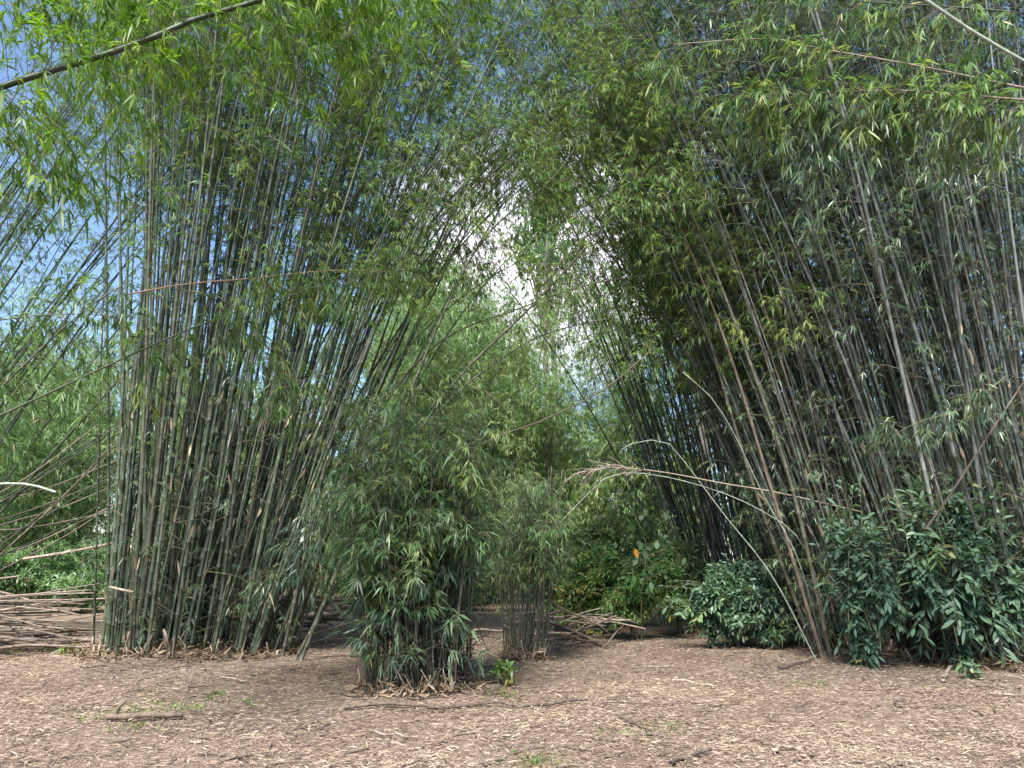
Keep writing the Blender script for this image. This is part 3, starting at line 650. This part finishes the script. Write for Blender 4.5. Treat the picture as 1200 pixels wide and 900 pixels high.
# overhead, close to the camera
NEARY=dict(t0=.0,nbr=130,blen=.95,nsp=8,nlf=7,llen=.155,lw=.021,tone=.5,tvar=.22,sag=.35,spread=.25,twigr=.004)
GO='culms overhead close to the camera'
cane('overhanging_culm','thick green culm crossing the top left corner with bright young leaves','bamboo culm',px((-120,150,5.2),(0,102,5.4),(150,55,5.7),(230,22,5.9),(305,0,6.1),(420,-45,6.4),(560,-90,6.8)),.027,.016,M_GREENCULM,GO,fol=dict(NEARY,up=-.1),leafm=M_YOUNG,tone=.4)
cane('overhanging_culm','culm above the top left corner hung with yellow green leaves','bamboo culm',px((-60,-60,5.9),(120,-75,6.3),(260,-80,6.8),(380,-62,7.2),(450,-20,7.5)),.026,.01,M_GREENCULM,GO,fol=dict(NEARY,nbr=190,blen=1.3,lean=(.1,.15,-.55),tone=.62),leafm=M_YOUNG,tone=.4)
BR=dict(t0=.18,nbr=46,blen=.5,nsp=5,nlf=6,llen=.17,lw=.021,tone=.6,tvar=.2,sag=.4,spread=.16,twigr=.0035,fan=.8)
GB='leafy bamboo branches hanging into the left of the view'
cane('leafy_branch','long leafy branch rising in front of the tall left clump','bamboo branch',px((-60,512,8.0),(0,487,8.1),(127,428,8.3),(200,395,8.4),(283,363,8.5),(345,345,8.6),(420,322,8.7),(490,316,8.8)),.014,.004,M_GREENCULM,GB,fol=dict(BR,nbr=60,t0=.2),tone=.7)
cane('leafy_branch','orange brown leafy twig above the long leafy branch','bamboo branch',px((150,345,8.5),(217,333,8.6),(300,326,8.7),(385,317,8.8),(470,318,8.9)),.010,.004,M_ORANGECANE,GB,fol=dict(BR,nbr=34,t0=.35),tone=.5)
cane('leafy_branch','drooping leafy branch tip hanging before the right half of the left clump','bamboo branch',px((200,338,8.4),(265,352,8.3),(300,395,8.2),(325,440,8.2),(340,458,8.2)),.009,.003,M_GREENCULM,GB,fol=dict(BR,nbr=26,t0=.3,blen=.4),tone=.6)
cane('leafy_branch','dark leafy branch slanting over the sunny gap at the left edge','bamboo branch',px((-70,515,9),(0,455,9.1),(55,402,9.2),(110,355,9.3),(160,325,9.4)),.016,.005,M_THIN,GB,fol=dict(BR,nbr=44,t0=.1,blen=.8,tone=.35),tone=.3)
cane('leafy_branch','flat leafy spray at the left edge under the open sky','bamboo branch',px((-50,385,9.5),(20,372,9.6),(90,368,9.7),(150,372,9.8)),.01,.004,M_THIN,GB,fol=dict(BR,nbr=40,t0=0,blen=.75,tone=.45),tone=.3)
cane('leafy_branch','low leafy spray hanging at the right foot of the tall left clump','bamboo branch',px((395,560,11.6),(360,610,11.4),(330,660,11.2),(305,700,11.1)),.008,.003,M_GREENCULM,GB,fol=dict(BR,nbr=26,t0=0,blen=.45,llen=.2,tone=.35),leafm=M_SHADE,tone=.3)
cane('leafy_branch','middle leafy spray hanging between the left clump and the short one','bamboo branch',px((440,520,11.4),(400,575,11.2),(370,620,11.1),(345,690,11.0)),.008,.003,M_GREENCULM,GB,fol=dict(BR,nbr=34,t0=0,blen=.5,llen=.2,tone=.35),leafm=M_SHADE,tone=.3)
GT='branches crossing the top right of the view'
RBR=dict(BR,nbr=50,blen=.6,llen=.19,lw=.022,tone=.62,tvar=.22,lean=(-.6,0,-.35),fan=.6)
cane('pale_cane','smooth pale cane crossing the top right corner','bamboo cane',px((1030,-45,5.0),(1085,0,5.0),(1135,34,5.0),(1200,72,5.0),(1290,120,5.0)),.014,.011,M_PALE,GT,tone=.8)
cane('leafy_branch','bent pale branch with drooping leaves below the pale corner cane','bamboo branch',px((1330,125,7.0),(1200,103,7.1),(1080,78,7.2),(960,57,7.3),(900,45,7.4),(790,52,7.6)),.013,.004,M_DEAD,GT,fol=RBR,tone=.7)
cane('leafy_branch','straight leafy branch with yellow tipped leaves in front of the right canopy','bamboo branch',px((1320,118,6.8),(1200,117,7.0),(1080,107,7.2),(980,108,7.4),(880,120,7.6)),.013,.004,M_DEAD,GT,fol=dict(RBR,nbr=80),tone=.5)
cane('leafy_branch','thin leafy branch arching along the top edge','bamboo branch',px((1300,22,6.8),(1200,15,7.0),(1100,7,7.2),(1010,2,7.3),(900,-8,7.4)),.012,.004,M_GREENCULM,GT,fol=dict(RBR,nbr=40,tone=.4),tone=.5)
cane('leafy_branch','lowest leafy branch in front of the silvery culm tops','bamboo branch',px((1330,128,7.2),(1200,131,7.4),(1110,128,7.5),(1020,140,7.6),(940,170,7.7)),.012,.004,M_TWIG,GT,fol=dict(RBR,nbr=70,tone=.5),leafm=M_SHADE,tone=.5)
cane('leafy_branch','small leafy spray hanging before the silvery culms above the widest shrub','bamboo branch',px((1180,440,10.6),(1130,478,10.4),(1075,495,10.3),(1030,520,10.2)),.008,.003,M_TWIG,GT,fol=dict(BR,nbr=30,blen=.4,llen=.18,tone=.5),leafm=M_SHADE,tone=.5)

# ---- fallen canes
def lay(label,cat,grp,x,y,z,L,az,el,r,name='fallen_cane',mat=None,tone=None,bow=.04):
    d=np.array([math.cos(az)*math.cos(el),math.sin(az)*math.cos(el),math.sin(el)]); c=np.array([x,y,z])
    return cane(name,label,cat,[c-d*L/2,c-d*L/6+np.array([0,0,bow*L*rng.uniform(-.4,.6)]),c+d*L/6+np.array([0,0,bow*L*rng.uniform(-.4,.6)]),c+d*L/2],r,r*.6,mat or M_DEAD,grp,n=12,tone=tone,sides=6,inter=.4)
HL='dry tan cane lying in the heap left of the tall clump'
for k in range(74):
    f=rng.random(); lv=rng.random()**1.2
    z=.06+lv*1.15*(1-.3*f); y=13.6+rng.random()*2.9*(.25+.75*lv)
    lay(HL,'fallen cane','dry canes in the heap beside the tall clump',-9.3+rng.normal(0,.7)-.6*lv,y,z,rng.uniform(1.6,4.8),rng.normal(0,.5),rng.normal(0,.1)*(.3+lv),rng.uniform(.012,.03),tone=rng.random()**1.5*.7,mat=M_DEAD if rng.random()<.72 else M_STICK,bow=.02)
HB='grey brown cane lying in the low heap between the left clump and the short clump'
for k in range(30):
    lay(HB,'fallen cane','canes in the low heap behind the short clump',gx(375,15.5)+rng.normal(0,.35),14.9+rng.random()*1.6,.05+rng.random()*.85,rng.uniform(1.5,2.8),rng.normal(0,.3),rng.normal(0,.12),rng.uniform(.018,.032),tone=rng.uniform(0,.6))
HS='pale slanting cane propped between the left thicket and the tall clump'
for k in range(16):
    p0=at(-60+rng.normal(0,25),rng.uniform(600,720),14.8+rng.random()*1.6); p1=at(rng.uniform(95,175),rng.uniform(455,600),14.9+rng.random()*1.4)
    m_=(p0+p1)/2+np.array([0,0,-.12]); dd=(p0-p1); p00=p0+dd*(p0[2]/max(.3,-(p0[2]-p1[2])+.0001))*0
    # run the cane down to the ground on its low end
    t=(p0[2]-.05)/max(p1[2]-p0[2],.25); g=p0+(p0-p1)*min(t,1.6); g[2]=max(g[2]-.0,.05)
    cane('fallen_cane',HS,'fallen cane',[g,p0,m_,p1],rng.uniform(.016,.028),.009,M_DEAD if rng.random()<.6 else M_CULM,'slanting canes beside the tall clump',n=14,tone=rng.uniform(.3,1),sides=6)
cane('fallen_cane','single pale bowed cane jutting in at the left edge','fallen cane',px((-120,590,13.5),(-50,572,13.4),(0,567,13.3),(35,568,13.2),(66,577,13.1)),.026,.02,M_PALE,tone=.9)
cane('fallen_cane','short pale cane wedged across the foot of the tall left clump','fallen cane',px((128,688,12.3),(156,694,12.25)),.022,.02,M_DEAD,n=4,tone=.8)
cane('fallen_cane','straight pale cane resting slantwise on the heap behind the clump edge','fallen cane',px((28,655,13.9),(80,647,13.8),(135,636,13.7)),.026,.02,M_DEAD,n=8,tone=.7)
HC='twisted grey branch in the brush heap at the far end'
for k in range(34):
    x=gx(668,15.3)+rng.normal(0,.55); y=14.9+rng.random()*1.1; z=.04+rng.random()*.5
    lay(HC,'dead branch','dead branches in the far brush heap',x,y,z,rng.uniform(.6,1.7),rng.normal(0,.5),rng.normal(0,.25),rng.uniform(.012,.035),name='dead_branch',mat=M_DEAD if rng.random()<.5 else M_STICK,tone=rng.uniform(0,.8),bow=.1)

# ---- sticks on the clearing
def stick(label,a,b,r,mat=M_STICK,tone=.4,name='fallen_stick',stub=False,wob=.02):
    A=gpt(*a);B=gpt(*b)
    n=7; f=np.linspace(0,1,n)[:,None]; P=A+(B-A)*f; P[:,2]=hground(P[:,0],P[:,1])+r*.85+.02; P[:,1]+=rng.normal(0,wob,n); P[:,2]+=np.abs(rng.normal(0,.006,n))
    mb=MB(); Q=spline(P,26); rr=r*np.linspace(1,.72,26)*(1+.09*np.sin(np.arange(26)*2.3))
    tube(mb,Q,rr,8,tone)
    o=mb.build(name,mat,None,Q[0]); tag(o,label,'stick')
    if stub:
        mb=MB(); s=Q[3]; tube(mb,spline([s,s+np.array([.03,-.03,.09]),s+np.array([.1,-.02,.15])],6),np.linspace(r*.7,r*.35,6),6,tone); mb.build('side_branch',mat,o,s)
    return o
stick('thick short brown stick with a knobby stub, on the left of the clearing',(124,848),(212,850),.034,stub=True,tone=.5)
stick('dark straight stick lying right of the short bushy clump',(600,830),(688,828),.018,tone=.05)
stick('long thin brown stick, end to end with the dark straight one',(694,833),(866,826),.010,tone=.4,wob=.015)
stick('flat split log at the foot of the short bushy clump',(402,834),(520,837),.02,tone=.25)
stick('dark brown stick under the right edge of the short bushy clump',(500,837),(602,829),.017,tone=.15)
stick('pale peeled cane on the ground below the round dense bush',(788,801),(838,806),.017,M_DEAD,.45)
stick('small pale twig lying beyond the pale peeled cane',(758,783),(786,780),.016,M_DEAD,.7)
stick('thin pale twig in front of the short bushy clump',(440,861),(490,862),.010,M_DEAD,.5)
stick('thin crooked dark twig in the middle of the clearing',(726,845),(760,859),.010,tone=.1,wob=.05)
stick('dark mossy stick cut by the bottom edge',(785,898),(834,889),.018,tone=.1)
stick('short brown twig before the slim broadleaf shrub',(912,786),(950,779),.022,tone=.3)
stick('dead cane lying at the foot of the bamboo fan',(920,784),(960,773),.02,M_DEAD,.4)
stick('pale cane running off the right edge below the dark shrub',(1160,822),(1215,824),.014,M_DEAD,.35)
stick('short dark twig in the right part of the clearing',(1046,826),(1062,823),.013,tone=.05)
stick('pale flat cane scrap near the bottom right corner',(905,888),(930,885),.016,M_DEAD,.6)
stick('short thin brown twig right of the tall left clump',(220,810),(246,809),.014,tone=.5)
stick('small tan cane lying before the tall left clump',(258,798),(290,800),.014,M_DEAD,.6)
stick('pale stump of cane poking out under the widest broadleaf shrub',(1106,803),(1116,786),.03,M_DEAD,.7)

# ================================================================ light, sky, camera
SUN_EL, SUN_AZ = R(53), R(-165)       # azimuth measured from +Y towards +X: veiled sun high behind the camera, a little to the left
w=bpy.data.worlds.new('World'); SC.world=w; w.use_nodes=True
nt=w.node_tree; bg=nt.nodes['Background']
sky=nt.nodes.new('ShaderNodeTexSky'); sky.sky_type='NISHITA'; sky.sun_disc=False
sky.sun_elevation=SUN_EL; sky.sun_rotation=SUN_AZ; sky.air_density=1.0; sky.dust_density=.6; sky.ozone_density=3.5
tc=nt.nodes.new('ShaderNodeTexCoord')
def dotdir(v):
    n=nt.nodes.new('ShaderNodeVectorMath'); n.operation='DOT_PRODUCT'; v=np.array(v); v=v/np.linalg.norm(v)
    n.inputs[1].default_value=tuple(v); nt.links.new(tc.outputs['Generated'],n.inputs[0]); return n.outputs['Value']
cn=nt.nodes.new('ShaderNodeTexNoise'); cn.inputs['Scale'].default_value=2.2; cn.inputs['Detail'].default_value=6; cn.inputs['Roughness'].default_value=.6
mp=nt.nodes.new('ShaderNodeMapping'); mp.inputs['Scale'].default_value=(1,1,1.8); nt.links.new(tc.outputs['Generated'],mp.inputs[0]); nt.links.new(mp.outputs[0],cn.inputs[0])
# a bank of cloud straight ahead
mr=nt.nodes.new('ShaderNodeMapRange'); mr.inputs['From Min'].default_value=math.cos(R(17)); mr.inputs['From Max'].default_value=math.cos(R(3)); mr.inputs['To Max'].default_value=.36
nt.links.new(dotdir(ray(655,290)),mr.inputs['Value'])
ad=nt.nodes.new('ShaderNodeMath'); ad.operation='ADD'; nt.links.new(cn.outputs[0],ad.inputs[0]); nt.links.new(mr.outputs[0],ad.inputs[1])
cm=nt.nodes.new('ShaderNodeMapRange'); cm.interpolation_type='SMOOTHSTEP'; cm.inputs['From Min'].default_value=.63; cm.inputs['From Max'].default_value=.98
nt.links.new(ad.outputs[0],cm.inputs['Value'])
mx=nt.nodes.new('ShaderNodeMix'); mx.data_type='RGBA'; nt.links.new(cm.outputs[0],mx.inputs[0]); nt.links.new(sky.outputs[0],mx.inputs[6]); mx.inputs[7].default_value=(9.0,8.4,8.8,1)
nt.links.new(mx.outputs[2],bg.inputs[0]); bg.inputs[1].default_value=.034

sd=bpy.data.lights.new('sun','SUN'); sd.energy=1.5; sd.angle=R(18); sd.color=(1,.97,.92)
so=bpy.data.objects.new('sun',sd); COL.objects.link(so)
from mathutils import Vector
dv=Vector((math.sin(SUN_AZ)*math.cos(SUN_EL),math.cos(SUN_AZ)*math.cos(SUN_EL),math.sin(SUN_EL)))
so.rotation_euler=dv.to_track_quat('Z','Y').to_euler(); so.location=(0,0,30)

cam=bpy.data.cameras.new('camera'); co=bpy.data.objects.new('camera',cam); COL.objects.link(co)
co.location=(0,0,CAMZ); co.rotation_euler=(math.pi/2+PITCH,0,0)
cam.sensor_width=36; cam.lens=36*F/1200; cam.clip_start=.05; cam.clip_end=1000
SC.camera=co
SC.render.resolution_x=1024; SC.render.resolution_y=768
vs=SC.view_settings; vs.view_transform='Standard'; vs.look='None'; vs.exposure=3.1; vs.gamma=1; vs.use_curve_mapping=False
SC.cycles.use_denoising=True
SC.cycles.max_bounces=8; SC.cycles.diffuse_bounces=4; SC.cycles.transmission_bounces=4; SC.cycles.transparent_max_bounces=4
SC.cycles.caustics_reflective=False; SC.cycles.caustics_refractive=False
